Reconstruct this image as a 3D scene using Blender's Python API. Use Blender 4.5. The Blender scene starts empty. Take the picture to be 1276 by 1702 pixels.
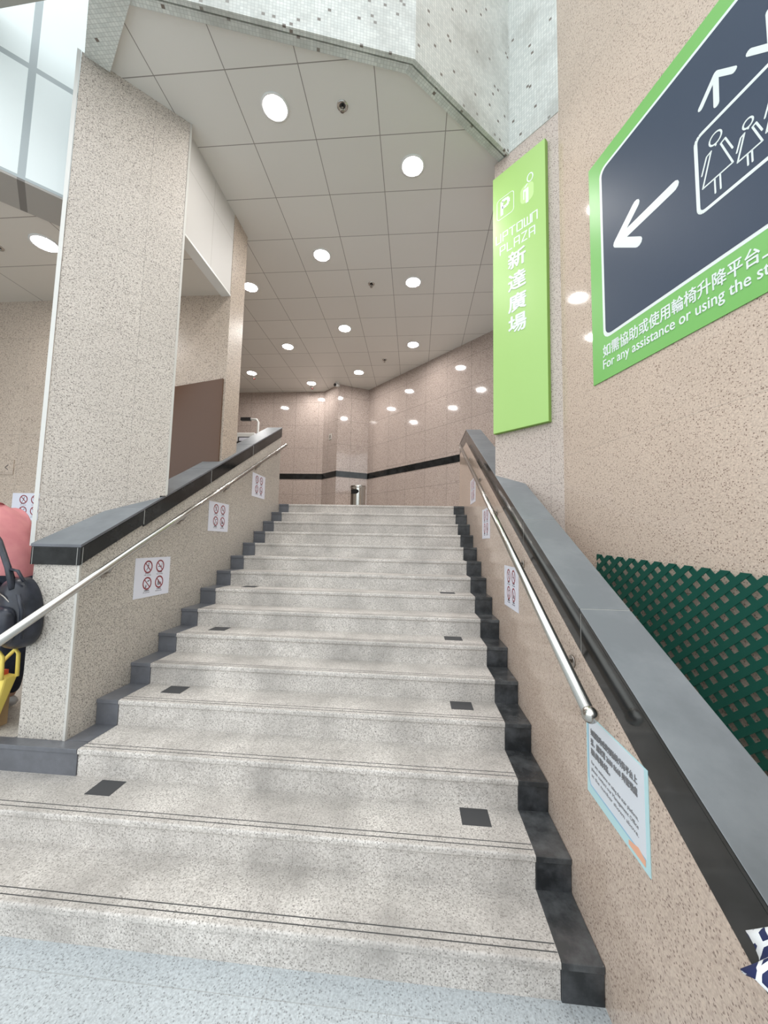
import bpy, bmesh, math, random
from mathutils import Vector, Matrix
random.seed(7)
S = bpy.context.scene
COL = S.collection
R = math.radians

# ------------------------------------------------------------------ camera, world, exposure
cam_d = bpy.data.cameras.new('camera')
cam = bpy.data.objects.new('camera', cam_d); COL.objects.link(cam)
cam_d.sensor_fit = 'HORIZONTAL'; cam_d.sensor_width = 36.0; cam_d.lens = 634.6047 / 1276 * 36
cam_d.clip_start = 0.02; cam_d.clip_end = 200
rx = Vector((0.99650476, 0.08078328, 0.02126795)); ry = Vector((-0.01457798, -0.0825186, 0.9964829))
rz_ = -Vector((-0.08225416, 0.99330999, 0.08105252))
cam.matrix_world = Matrix.Translation((-0.60196346, -1.70762109, 1.79294735)) @ Matrix((rx, ry, rz_)).transposed().to_4x4()
S.camera = cam
W = bpy.data.worlds.new('overcast_sky'); S.world = W; W.use_nodes = True
wn = W.node_tree.nodes; wl = W.node_tree.links
bg = wn['Background']; bg.inputs['Strength'].default_value = 1.35
tc = wn.new('ShaderNodeTexCoord'); sp = wn.new('ShaderNodeSeparateXYZ'); rp = wn.new('ShaderNodeValToRGB')
wl.new(tc.outputs['Generated'], sp.inputs[0]); wl.new(sp.outputs['Z'], rp.inputs[0]); wl.new(rp.outputs[0], bg.inputs['Color'])
e = rp.color_ramp.elements
e[0].position = 0.0; e[0].color = (0.30, 0.31, 0.31, 1)
e[1].position = 0.14; e[1].color = (0.90, 0.955, 0.985, 1)
x_ = e.new(0.05); x_.color = (0.62, 0.68, 0.70, 1)
S.view_settings.view_transform = 'Standard'; S.view_settings.look = 'None'
S.view_settings.gamma = 1.0; S.view_settings.use_curve_mapping = False
S.view_settings.exposure = 0.80
LAMP = 95.0

# ------------------------------------------------------------------ materials
def new_mat(name):
    m = bpy.data.materials.new(name); m.use_nodes = True
    nt = m.node_tree; b = nt.nodes['Principled BSDF']
    return m, nt, b
def plain(name, col, rough=0.5, metal=0.0, emit=0.0, spec=0.5):
    m, nt, b = new_mat(name)
    b.inputs['Base Color'].default_value = (*col, 1); b.inputs['Roughness'].default_value = rough
    b.inputs['Metallic'].default_value = metal; b.inputs['Specular IOR Level'].default_value = spec
    if emit:
        b.inputs['Emission Color'].default_value = (1.0, 0.975, 0.95, 1); b.inputs['Emission Strength'].default_value = emit
    return m
def N(nt, t, **kw):
    n = nt.nodes.new(t)
    for k, v in kw.items(): setattr(n, k, v)
    return n
def math_(nt, op, a, b=None, c=None, clamp=False):
    n = N(nt, 'ShaderNodeMath', operation=op); n.use_clamp = clamp
    for i, v in enumerate((a, b, c)):
        if v is None: continue
        if isinstance(v, (int, float)): n.inputs[i].default_value = v
        else: nt.links.new(v, n.inputs[i])
    return n.outputs[0]
def mixc(nt, f, a, b, mode='MIX'):
    n = N(nt, 'ShaderNodeMix', data_type='RGBA', blend_type=mode)
    if isinstance(f, (int, float)): n.inputs[0].default_value = f
    else: nt.links.new(f, n.inputs[0])
    for i, v in ((6, a), (7, b)):
        if isinstance(v, tuple): n.inputs[i].default_value = (*v, 1)
        else: nt.links.new(v, n.inputs[i])
    return n.outputs[2]
def coords(nt):
    t = N(nt, 'ShaderNodeTexCoord'); s = N(nt, 'ShaderNodeSeparateXYZ')
    nt.links.new(t.outputs['Object'], s.inputs[0])
    return t.outputs['Object'], s.outputs
def ramp(nt, v, p0, p1):
    n = N(nt, 'ShaderNodeMapRange'); n.inputs[1].default_value = p0; n.inputs[2].default_value = p1
    nt.links.new(v, n.inputs[0]); return n.outputs[0]
def noise(nt, vec, scale, detail=2.0, rough=0.5):
    n = N(nt, 'ShaderNodeTexNoise'); n.inputs['Scale'].default_value = scale
    n.inputs['Detail'].default_value = detail; n.inputs['Roughness'].default_value = rough
    nt.links.new(vec, n.inputs['Vector']); return n.outputs[0]
def line_mask(nt, c, period, off, t):
    # thin lines every `period` metres of coordinate c
    a = math_(nt, 'ADD', c, -off + 1000 * period)
    p = math_(nt, 'PINGPONG', a, period / 2)
    return math_(nt, 'LESS_THAN', p, t / 2)
def granite(name, light, mid, dark, rough=0.35, scale=95, amount=0.26, joints=None, jcol=(0.2, 0.18, 0.16), stain=0.12, stain_scale=1.3, grain=1.0, jt=0.004, jstr=0.55, panelvar=0.06):
    m, nt, b = new_mat(name)
    vec, s = coords(nt)
    f1 = ramp(nt, noise(nt, vec, scale * 0.75, 3.0), 0.38, 0.62)
    c = mixc(nt, f1, light, mid)
    v = N(nt, 'ShaderNodeTexVoronoi'); v.inputs['Scale'].default_value = scale
    nt.links.new(vec, v.inputs['Vector'])
    sc = N(nt, 'ShaderNodeSeparateColor'); nt.links.new(v.outputs['Color'], sc.inputs[0])
    speck = math_(nt, 'MULTIPLY', math_(nt, 'LESS_THAN', sc.outputs[0], amount), math_(nt, 'LESS_THAN', v.outputs['Distance'], 0.44))
    c = mixc(nt, math_(nt, 'MULTIPLY', speck, 0.85 * grain), c, dark)
    v2 = N(nt, 'ShaderNodeTexVoronoi'); v2.inputs['Scale'].default_value = scale * 1.6
    nt.links.new(vec, v2.inputs['Vector'])
    sc2 = N(nt, 'ShaderNodeSeparateColor'); nt.links.new(v2.outputs['Color'], sc2.inputs[0])
    speck2 = math_(nt, 'LESS_THAN', sc2.outputs[1], 0.25)
    c = mixc(nt, math_(nt, 'MULTIPLY', speck2, 0.45 * grain), c, tuple(min(1, x * 1.18) for x in light))
    st = ramp(nt, noise(nt, vec, stain_scale, 4.0, 0.6), 0.35, 0.75)
    c = mixc(nt, math_(nt, 'MULTIPLY', st, stain), c, tuple(x * 0.55 for x in mid))
    if joints:
        masks = []; cells = []
        for ax, per, off in joints:
            masks.append(line_mask(nt, s[ax], per, off, jt))
            cells.append(math_(nt, 'FLOOR', math_(nt, 'DIVIDE', math_(nt, 'ADD', s[ax], -off), per)))
        mk = masks[0]
        for k in masks[1:]: mk = math_(nt, 'MAXIMUM', mk, k)
        cb = N(nt, 'ShaderNodeCombineXYZ')
        for i, k in enumerate(cells[:3]): nt.links.new(k, cb.inputs[i])
        wnz = N(nt, 'ShaderNodeTexWhiteNoise'); nt.links.new(cb.outputs[0], wnz.inputs['Vector'])
        c = mixc(nt, math_(nt, 'MULTIPLY', wnz.outputs[0], panelvar * 2), c, tuple(x * 0.6 for x in mid))
        c = mixc(nt, math_(nt, 'MULTIPLY', mk, jstr), c, jcol)
    nt.links.new(c, b.inputs['Base Color'])
    b.inputs['Roughness'].default_value = rough
    return m
PINK_L, PINK_M, PINK_D = (0.70, 0.575, 0.475), (0.57, 0.45, 0.37), (0.20, 0.13, 0.10)
M = {}
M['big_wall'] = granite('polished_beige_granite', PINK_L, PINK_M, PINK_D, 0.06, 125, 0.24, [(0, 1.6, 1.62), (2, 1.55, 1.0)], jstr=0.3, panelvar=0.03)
M['pier'] = granite('pale_pink_granite', (0.62, 0.53, 0.47), (0.50, 0.42, 0.37), (0.15, 0.10, 0.09), 0.2, 120, 0.30, [(2, 0.62, 2.33), (0, 0.62, 0.55)], jstr=0.4)
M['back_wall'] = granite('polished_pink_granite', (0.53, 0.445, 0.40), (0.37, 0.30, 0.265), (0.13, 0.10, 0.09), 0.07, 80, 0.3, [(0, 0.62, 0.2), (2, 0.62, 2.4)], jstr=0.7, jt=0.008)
M['column'] = granite('grey_speckled_granite', (0.70, 0.64, 0.585), (0.49, 0.43, 0.38), (0.10, 0.08, 0.07), 0.4, 120, 0.36, [(2, 0.72, 2.1), (0, 0.54, 0.0)], jstr=0.45, stain=0.2, stain_scale=1.1)
M['parapet'] = granite('grey_granite_facing', (0.63, 0.585, 0.53), (0.43, 0.39, 0.345), (0.08, 0.07, 0.065), 0.3, 120, 0.36, [(1, 0.78, 0.0), (2, 0.78, 0.0)], jstr=0.25, stain=0.2)
M['parapet_r'] = granite('beige_granite_facing', (0.64, 0.52, 0.43), (0.51, 0.40, 0.33), (0.17, 0.11, 0.09), 0.13, 125, 0.26, [(1, 1.55, -0.33)], jstr=0.2, stain=0.1)
M['passage'] = granite('beige_passage_granite', (0.60, 0.51, 0.43), (0.47, 0.39, 0.32), (0.16, 0.11, 0.09), 0.35, 90, 0.28, [(0, 0.62, 0.1), (2, 0.62, 0.55)], jstr=0.45)
M['step'] = granite('step_granite', (0.74, 0.70, 0.66), (0.50, 0.465, 0.43), (0.20, 0.18, 0.165), 0.55, 130, 0.34, [(0, 1.27, 0.1)], jstr=0.3, stain=0.75, stain_scale=2.8)
M['ground'] = granite('paving_granite', (0.56, 0.60, 0.62), (0.43, 0.46, 0.48), (0.25, 0.26, 0.27), 0.5, 120, 0.30, [(0, 1.2, -1.17), (1, 1.2, -0.1)], jstr=0.3, stain=0.2)
M['landing'] = granite('landing_granite', (0.6, 0.56, 0.5), (0.46, 0.42, 0.38), (0.25, 0.2, 0.18), 0.4, 110, 0.3)

def black_stone(name, col, rough, dust, dustcol=(0.32, 0.33, 0.35), sc=5.0):
    m, nt, b = new_mat(name); vec, s = coords(nt)
    f = ramp(nt, noise(nt, vec, sc, 6.0, 0.65), 0.42, 0.8)
    c = mixc(nt, math_(nt, 'MULTIPLY', f, dust), col, dustcol)
    nt.links.new(c, b.inputs['Base Color']); b.inputs['Roughness'].default_value = rough
    return m
M['black'] = black_stone('black_polished_granite', (0.012, 0.013, 0.013), 0.10, 0.08)
M['black'].node_tree.nodes['Principled BSDF'].inputs['Specular IOR Level'].default_value = 0.38
M['black_tile'] = black_stone('black_tile_stone', (0.018, 0.020, 0.022), 0.28, 0.35, (0.25, 0.26, 0.28), 7)
M['slate'] = black_stone('honed_slate_top', (0.17, 0.185, 0.20), 0.42, 0.55, (0.30, 0.32, 0.34), 3)  # honed black coping top, sky reflection painted into its grey base colour
M['slate_tile'] = black_stone('slate_grey_tile', (0.12, 0.125, 0.14), 0.3, 0.6, (0.22, 0.23, 0.26), 6)  # black stone lightened in base colour to stand for reflected sky
M['tile_top'] = black_stone('black_tile_tread', (0.03, 0.032, 0.034), 0.25, 0.5, (0.22, 0.23, 0.24), 6)
M['groove'] = plain('groove_dark', (0.07, 0.07, 0.07), 0.8)
M['marker'] = plain('marker_rubber', (0.055, 0.056, 0.06), 0.6)
M['grout'] = plain('joint_grout', (0.42, 0.42, 0.40), 0.8)
M['steel'] = plain('brushed_steel', (0.52, 0.51, 0.48), 0.2, 1.0)
M['steel_dark'] = plain('bracket_steel', (0.35, 0.32, 0.29), 0.35, 1.0)
M['white_metal'] = plain('white_metal', (0.78, 0.78, 0.76), 0.4)
M['trim_metal'] = plain('pale_metal_trim', (0.62, 0.60, 0.56), 0.35, 0.3)
M['lamp'] = plain('lamp_diffuser', (0.9, 0.9, 0.9), 0.5, 0, LAMP)
M['black_plastic'] = plain('black_plastic', (0.02, 0.02, 0.022), 0.4)
M['dark_hole'] = plain('bin_inside', (0.004, 0.004, 0.004), 0.9)
M['red_glass'] = plain('red_bulb', (0.13, 0.035, 0.03), 0.2)
M['brown_panel'] = plain('brown_gloss_panel', (0.12, 0.06, 0.033), 0.2, spec=0.35)
M['beam'] = plain('concrete_beam', (0.36, 0.34, 0.30), 0.8)

def panel_mat(name, col, rough, joints, jcol, jt=0.006, var=0.03):
    m, nt, b = new_mat(name); vec, s = coords(nt)
    masks = [line_mask(nt, s[ax], per, off, jt) for ax, per, off in joints]
    cells = [math_(nt, 'FLOOR', math_(nt, 'DIVIDE', math_(nt, 'ADD', s[ax], -off), per)) for ax, per, off in joints]
    mk = masks[0]
    for k in masks[1:]: mk = math_(nt, 'MAXIMUM', mk, k)
    cb = N(nt, 'ShaderNodeCombineXYZ')
    for i, k in enumerate(cells): nt.links.new(k, cb.inputs[i])
    wnz = N(nt, 'ShaderNodeTexWhiteNoise'); nt.links.new(cb.outputs[0], wnz.inputs['Vector'])
    c = mixc(nt, math_(nt, 'MULTIPLY', wnz.outputs[0], var * 2), col, tuple(x * 0.6 for x in col))
    n1 = ramp(nt, noise(nt, vec, 1.1, 4), 0.4, 0.8)
    c = mixc(nt, math_(nt, 'MULTIPLY', n1, 0.06), c, (0.45, 0.40, 0.34))
    c = mixc(nt, math_(nt, 'MULTIPLY', mk, 0.8), c, jcol)
    nt.links.new(c, b.inputs['Base Color']); b.inputs['Roughness'].default_value = rough
    return m
M['ceiling'] = panel_mat('ceiling_panels', (0.72, 0.70, 0.66), 0.38, [(0, 0.64, -1.005), (1, 0.609, 1.115)], (0.16, 0.14, 0.12), 0.008, 0.05)
M['low_ceiling'] = panel_mat('low_ceiling_panels', (0.70, 0.66, 0.60), 0.4, [(0, 1.25, -4.1), (1, 0.6, 1.34)], (0.15, 0.12, 0.10), 0.008)
M['lintel'] = panel_mat('lintel_panels', (0.62, 0.60, 0.58), 0.6, [(0, 0.62, 0.55), (2, 0.75, 5.45)], (0.45, 0.43, 0.4), 0.007, 0.02)
M['fascia'] = panel_mat('white_fascia_panels', (0.88, 0.95, 0.95), 0.3, [(2, 1.02, 5.78), (0, 1.25, -0.245)], (0.33, 0.38, 0.40), 0.05, 0.02)
M['soffit'] = panel_mat('grey_soffit_panels', (0.42, 0.40, 0.37), 0.4, [(0, 1.25, -0.245)], (0.16, 0.15, 0.14), 0.05)

def mosaic(name, size=0.026):
    m, nt, b = new_mat(name); vec, s = coords(nt)
    gx = math_(nt, 'PINGPONG', math_(nt, 'ADD', s[0], 50.0), size / 2)
    gz = math_(nt, 'PINGPONG', math_(nt, 'ADD', math_(nt, 'ADD', s[2], s[1]), 50.0), size / 2)
    grout = math_(nt, 'MAXIMUM', math_(nt, 'LESS_THAN', gx, size * 0.07), math_(nt, 'LESS_THAN', gz, size * 0.07))
    cb = N(nt, 'ShaderNodeCombineXYZ')
    o = 50.0 + size / 2
    nt.links.new(math_(nt, 'FLOOR', math_(nt, 'DIVIDE', math_(nt, 'ADD', s[0], 50.0), size)), cb.inputs[0])
    nt.links.new(math_(nt, 'FLOOR', math_(nt, 'DIVIDE', math_(nt, 'ADD', math_(nt, 'ADD', s[2], s[1]), 50.0), size)), cb.inputs[1])
    w = N(nt, 'ShaderNodeTexWhiteNoise'); nt.links.new(cb.outputs[0], w.inputs['Vector'])
    c = mixc(nt, w.outputs[0], (0.60, 0.63, 0.60), (0.74, 0.76, 0.72))
    dk = math_(nt, 'GREATER_THAN', w.outputs[0], 0.986)
    c = mixc(nt, math_(nt, 'MULTIPLY', dk, 0.9), c, (0.10, 0.065, 0.045))
    c = mixc(nt, math_(nt, 'MULTIPLY', grout, 0.55), c, (0.36, 0.37, 0.35))
    st = ramp(nt, noise(nt, vec, 2.2, 6.0, 0.65), 0.45, 0.75)
    c = mixc(nt, math_(nt, 'MULTIPLY', st, 0.7), c, (0.33, 0.33, 0.30))
    nt.links.new(c, b.inputs['Base Color']); b.inputs['Roughness'].default_value = 0.35
    return m
M['mosaic'] = mosaic('mosaic_tiles')
M['sign_green'] = plain('sign_green', (0.20, 0.52, 0.13), 0.38)
M['lime'] = plain('lime_green_panel', (0.40, 0.63, 0.20), 0.35)
M['lime_side'] = plain('lime_green_edge', (0.20, 0.38, 0.05), 0.4)
M['navy_panel'] = plain('navy_sign_panel', (0.05, 0.07, 0.11), 0.42, spec=0.25)
M['sign_white'] = plain('sign_white', (0.80, 0.86, 0.84), 0.4)
M['sign_line'] = plain('sign_white_line', (0.72, 0.88, 0.55), 0.4)
M['sign_pale'] = plain('sign_pale_green', (0.55, 0.78, 0.32), 0.4)
M['paper'] = plain('laminated_paper', (0.76, 0.78, 0.88), 0.25)
M['red_ink'] = plain('red_ink', (0.27, 0.03, 0.045), 0.4)
M['black_ink'] = plain('black_ink', (0.05, 0.04, 0.05), 0.4)
M['grey_ink'] = plain('grey_ink', (0.24, 0.24, 0.25), 0.5)
M['blue_ink'] = plain('blue_ink', (0.30, 0.52, 0.70), 0.5)
M['cyan_ink'] = plain('pale_cyan_ink', (0.50, 0.74, 0.78), 0.4)
M['orange_ink'] = plain('orange_ink', (0.85, 0.45, 0.30), 0.5)
M['lattice'] = plain('green_lattice_plastic', (0.010, 0.085, 0.062), 0.38)
M['yellow'] = plain('yellow_bag_fabric', (0.90, 0.72, 0.16), 0.7)
M['card'] = plain('cardboard', (0.48, 0.33, 0.18), 0.8)
M['skin'] = plain('skin', (0.60, 0.38, 0.28), 0.5)
M['hair'] = plain('black_hair', (0.012, 0.010, 0.010), 0.45)
def cloth(name, a, b_, scale=30, rough=0.8):
    m, nt, b = new_mat(name); vec, s = coords(nt)
    f = ramp(nt, noise(nt, vec, scale, 3), 0.35, 0.65)
    nt.links.new(mixc(nt, f, a, b_), b.inputs['Base Color']); b.inputs['Roughness'].default_value = rough
    return m
M['pink'] = cloth('pink_jacket_fabric', (0.86, 0.36, 0.37), (0.80, 0.31, 0.33), 12)
M['trousers'] = cloth('navy_trousers', (0.012, 0.018, 0.035), (0.022, 0.028, 0.05), 40)
M['pack'] = cloth('black_pack_nylon', (0.012, 0.015, 0.024), (0.03, 0.034, 0.05), 14, 0.35)
m, nt, b = new_mat('navy_white_print'); vec, s = coords(nt)
v = N(nt, 'ShaderNodeTexVoronoi', feature='DISTANCE_TO_EDGE'); v.inputs['Scale'].default_value = 27; nt.links.new(vec, v.inputs['Vector'])
nt.links.new(mixc(nt, math_(nt, 'LESS_THAN', v.outputs['Distance'], 0.085), (0.012, 0.020, 0.09), (0.82, 0.84, 0.86)), b.inputs['Base Color'])
b.inputs['Roughness'].default_value = 0.7; M['print'] = m
M['shoe'] = plain('shoe_white', (0.6, 0.6, 0.6), 0.6)
M['lip'] = plain('lips', (0.45, 0.15, 0.14), 0.5)

# ------------------------------------------------------------------ mesh helpers
class MB:
    def __init__(s): s.v = []; s.f = []; s.m = []; s.sm = []
    def add(s, vs, fs, mi=0, smooth=False):
        o = len(s.v); s.v += [tuple(p) for p in vs]
        for f in fs: s.f.append([o + i for i in f]); s.m.append(mi); s.sm.append(smooth)
    def hexa(s, p, mi=0, top=None):
        fs = [(3, 2, 1, 0), (4, 5, 6, 7), (0, 1, 5, 4), (1, 2, 6, 5), (2, 3, 7, 6), (3, 0, 4, 7)]
        s.add(p, [fs[0]] + fs[2:], mi); s.add(p, [fs[1]], mi if top is None else top)
    def box(s, x0, x1, y0, y1, z0, z1, mi=0, top=None):
        s.hexa([(x0, y0, z0), (x1, y0, z0), (x1, y1, z0), (x0, y1, z0), (x0, y0, z1), (x1, y0, z1), (x1, y1, z1), (x0, y1, z1)], mi, top)
    def extrude(s, pts, vec, mi=0):
        n = len(pts); vec = Vector(vec); a = [Vector(p) for p in pts]; b = [p + vec for p in a]
        s.add(a + b, [list(range(n))[::-1], list(range(n, 2 * n))] + [[i, (i + 1) % n, n + (i + 1) % n, n + i] for i in range(n)], mi)
    def prism(s, xy, z0, z1, mi=0): s.extrude([(x, y, z0) for x, y in xy], (0, 0, z1 - z0), mi)
    def plate(s, xz, y, t, mi=0):      # polygon in local x,z plane; from y (back) forward by t towards -y
        s.extrude([(x, y, z) for x, z in xz], (0, -t, 0), mi)
    def tube(s, pts, r, n=12, mi=0, cap=True):
        pts = [Vector(p) for p in pts]; rs = r if isinstance(r, (list, tuple)) else [r] * len(pts)
        rings = []; up = Vector((0, 0, 1))
        for i, p in enumerate(pts):
            d = (pts[min(i + 1, len(pts) - 1)] - pts[max(i - 1, 0)]).normalized()
            u = up if abs(d.dot(up)) < 0.95 else Vector((1, 0, 0))
            a = d.cross(u).normalized(); b_ = d.cross(a)
            rings.append([p + rs[i] * (math.cos(t) * a + math.sin(t) * b_) for t in [2 * math.pi * k / n for k in range(n)]])
        vs = [q for r_ in rings for q in r_]; fs = []
        for i in range(len(pts) - 1):
            for k in range(n): fs.append([i * n + k, i * n + (k + 1) % n, (i + 1) * n + (k + 1) % n, (i + 1) * n + k])
        s.add(vs, fs, mi, True)
        if cap: s.add(rings[0], [list(range(n))], mi); s.add(rings[-1], [list(range(n))[::-1]], mi)
    def lathe(s, prof, c=(0, 0, 0), n=32, mi=0, smooth=True, a0=0, a1=2 * math.pi):
        full = abs(a1 - a0 - 2 * math.pi) < 1e-6; k = n if full else n + 1
        vs = [(c[0] + r_ * math.cos(a0 + (a1 - a0) * j / n), c[1] + r_ * math.sin(a0 + (a1 - a0) * j / n), c[2] + z) for r_, z in prof for j in range(k)]
        fs = [[i * k + j, i * k + (j + 1) % k, (i + 1) * k + (j + 1) % k, (i + 1) * k + j] for i in range(len(prof) - 1) for j in range(n)]
        s.add(vs, fs, mi, smooth)
    def ball(s, c, r, n=16, mi=0, sc=(1, 1, 1)):
        pr = [(math.sin(math.pi * i / (n // 2)), -math.cos(math.pi * i / (n // 2))) for i in range(n // 2 + 1)]
        vs = [(c[0] + sc[0] * r * a * math.cos(2 * math.pi * j / n), c[1] + sc[1] * r * a * math.sin(2 * math.pi * j / n), c[2] + sc[2] * r * z) for a, z in pr for j in range(n)]
        s.add(vs, [[i * n + j, i * n + (j + 1) % n, (i + 1) * n + (j + 1) % n, (i + 1) * n + j] for i in range(n // 2) for j in range(n)], mi, True)
    def stroke(s, pts, w, y=0.0, t=0.0015, mi=0, closed=False, rnd=True):
        P = [Vector((p[0], p[1])) for p in pts]
        if closed: P = P + [P[0]]
        for a, b_ in zip(P, P[1:]):
            d = b_ - a
            if d.length < 1e-6: continue
            d.normalize(); nrm = Vector((-d.y, d.x)) * (w / 2)
            s.plate([tuple(a - nrm), tuple(b_ - nrm), tuple(b_ + nrm), tuple(a + nrm)], y, t, mi)
        if rnd:
            for p in P: s.plate([(p.x + w / 2 * math.cos(k * math.pi / 5), p.y + w / 2 * math.sin(k * math.pi / 5)) for k in range(10)], y, t * 0.98, mi)
    def build(s, name, mats, parent=None, mat=None, bevel=0.0, seg=2):
        me = bpy.data.meshes.new(name); me.from_pydata(s.v, [], s.f)
        if not isinstance(mats, (list, tuple)): mats = [mats]
        for k in mats: me.materials.append(M[k] if isinstance(k, str) else k)
        for p, mi, sm in zip(me.polygons, s.m, s.sm): p.material_index = mi; p.use_smooth = sm
        bm = bmesh.new(); bm.from_mesh(me)
        bmesh.ops.remove_doubles(bm, verts=bm.verts, dist=1e-6)
        bmesh.ops.recalc_face_normals(bm, faces=bm.faces); bm.to_mesh(me); bm.free()
        o = bpy.data.objects.new(name, me); COL.objects.link(o)
        if mat is not None: o.matrix_world = mat
        if parent is not None: o.parent = parent
        if bevel:
            bv = o.modifiers.new('bevel', 'BEVEL'); bv.width = bevel; bv.segments = seg; bv.limit_method = 'ANGLE'
        return o
def tag(o, label, cat, group=None):
    o['label'] = label; o['category'] = cat
    if group: o['group'] = group
    return o
def struct(o): o['kind'] = 'structure'; return o
def empty(name, loc=(0, 0, 0), rz=0.0, label=None, cat=None, group=None):
    o = bpy.data.objects.new(name, None); COL.objects.link(o)
    o.matrix_world = Matrix.Translation(loc) @ Matrix.Rotation(rz, 4, 'Z'); o.empty_display_size = 0.1
    if label: tag(o, label, cat, group)
    return o
def frame(P0, deg): return Matrix.Translation((P0[0], P0[1], 0)) @ Matrix.Rotation(R(deg), 4, 'Z')
def copy_tree(o, parent=None):
    c = o.copy(); COL.objects.link(c); c.parent = parent
    for ch in list(o.children): copy_tree(ch, c)
    return c
def text_obj(name, txt, mat, parent, x, z, size, y=-0.001, bold=0.0, sx=1.0, shear=0.0, fit=None, align='LEFT', fith=None):
    cu = bpy.data.curves.new(name, 'FONT'); cu.body = txt; cu.size = size; cu.extrude = 0.0006; cu.offset = 0.0
    cu.align_x = 'LEFT'; cu.shear = shear; cu.resolution_u = 3
    t = bpy.data.objects.new(name + '_src', cu); COL.objects.link(t)
    dg = bpy.context.evaluated_depsgraph_get(); dg.update()
    me = bpy.data.meshes.new_from_object(t.evaluated_get(dg)); bpy.data.objects.remove(t)
    xs = [v.co.x for v in me.vertices] or [0]; ys = [v.co.y for v in me.vertices] or [0]
    k = (fit / (max(xs) - min(xs))) if fit else sx
    kz = (fith / (max(ys) - min(ys))) if fith else 1.0
    x0 = min(xs) if fit else 0; y0 = min(ys) if fith else 0
    for v in me.vertices: v.co = Vector((x + (v.co.x - x0) * k, y - v.co.z, z + (v.co.y - y0) * kz))
    if bold:
        bm = bmesh.new(); base = [v.co.copy() for v in me.vertices]
        for q_, (dx, dz) in enumerate(((0, 0), (bold, 0), (-bold, 0), (0, bold), (0, -bold))):
            vs = [bm.verts.new(c_ + Vector((dx, -0.0004 * q_, dz))) for c_ in base]
            for p in me.polygons:
                try: bm.faces.new([vs[i] for i in p.vertices])
                except ValueError: pass
        bm.to_mesh(me); bm.free()
    me.materials.clear(); me.materials.append(M[mat])
    o = bpy.data.objects.new(name, me); COL.objects.link(o); o.parent = parent
    return o

# ------------------------------------------------------------------ key geometry (metres)
H = 5.80; LOW = 4.76; LAND = 2.40; XL, XLO, XR, XRO = -2.685, -2.85, 0.0, 0.167
TR, RI = 0.3147, 0.16
step_z = {i: RI * i for i in range(0, 16)}; step_z[1] = 0.152; step_z[2] = 0.307; step_z[3] = 0.468
step_y = {i: TR * (i - 1) for i in range(1, 17)}
FL = 0.468                                             # floor level of the left passage
# ---- setting
g = MB(); g.box(-14, 9, -16, 0.02, -0.1, 0.0); struct(g.build('floor', 'ground'))
g = MB(); g.prism([(-9, 4.42), (-3.09, 4.42), (-3.09, 2.95), (-9, 2.95)], 2.0, LAND); g.prism([(-9, 4.42), (3.2, 4.42), (3.2, 8.6), (-9, 8.6)], 2.0, LAND)
struct(g.build('floor_landing', 'landing'))
g = MB(); g.box(-9, -3.21, 0.715, 2.53, 0, FL); struct(g.build('floor_passage', 'landing'))
g = MB(); g.box(0.39, 3.2, -0.8, 2.05, 0.0, 0.3); struct(g.build('floor_planter', 'landing'))

c = MB(); c.prism([(-9, 2.72), (-2.99, 2.72), (-2.99, 1.55), (-3.35, 1.10), (-2.85, 0.60), (-1.0, 1.105), (-0.72, 1.185), (0.2, 2.04), (3.2, 2.04), (3.2, 8.6), (-9, 8.6)], H, H + 0.12)
struct(c.build('ceiling', 'ceiling'))
c = MB(); c.prism([(-2.99, 2.53), (-2.99, 1.5), (-3.40, 1.5), (-3.96, 1.485), (-7.6, -2.145), (-9, -2.1), (-9, 2.53)], LOW, LOW + 0.1)
struct(c.build('ceiling_passage', 'low_ceiling'))

def wall(name, P0, deg, L, z0, z1, mat, t=0.15, x0=0.0):
    w = MB(); w.box(x0, L, 0, t, z0, z1); return struct(w.build(name, mat, mat=frame(P0, deg)))
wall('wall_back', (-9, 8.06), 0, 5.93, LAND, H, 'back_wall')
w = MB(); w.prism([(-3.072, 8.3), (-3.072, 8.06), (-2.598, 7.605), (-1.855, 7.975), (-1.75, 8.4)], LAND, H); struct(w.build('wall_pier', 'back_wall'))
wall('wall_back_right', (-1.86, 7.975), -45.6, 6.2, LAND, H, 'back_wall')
wall('wall_far_left', (-9, 8.3), -90, 6, 0, H, 'back_wall', t=-0.15)
# pier with the green sign, big wall with the direction sign
PIER = (0.168, 2.045); BIG = (0.637, 1.576)
w = MB(); w.prism([(0.168, 2.045), (0.637, 1.576), (1.4, 1.576), (1.4, 2.6), (0.55, 2.6)], 0.3, 5.74); struct(w.build('wall_sign_pier', 'pier', mat=Matrix()))
bpy.data.objects['wall_sign_pier'].data.transform(frame(PIER, -45).inverted()); bpy.data.objects['wall_sign_pier'].matrix_world = frame(PIER, -45)
wall('wall_right', BIG, -74, 6.0, 0.0, 9.0, 'big_wall', t=0.3)
w = MB(); w.box(0.158, 0.672, -0.004, 0.3, 5.74, 9.0); struct(w.build('wall_mosaic_pier', 'mosaic', mat=frame(PIER, -45)))
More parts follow.
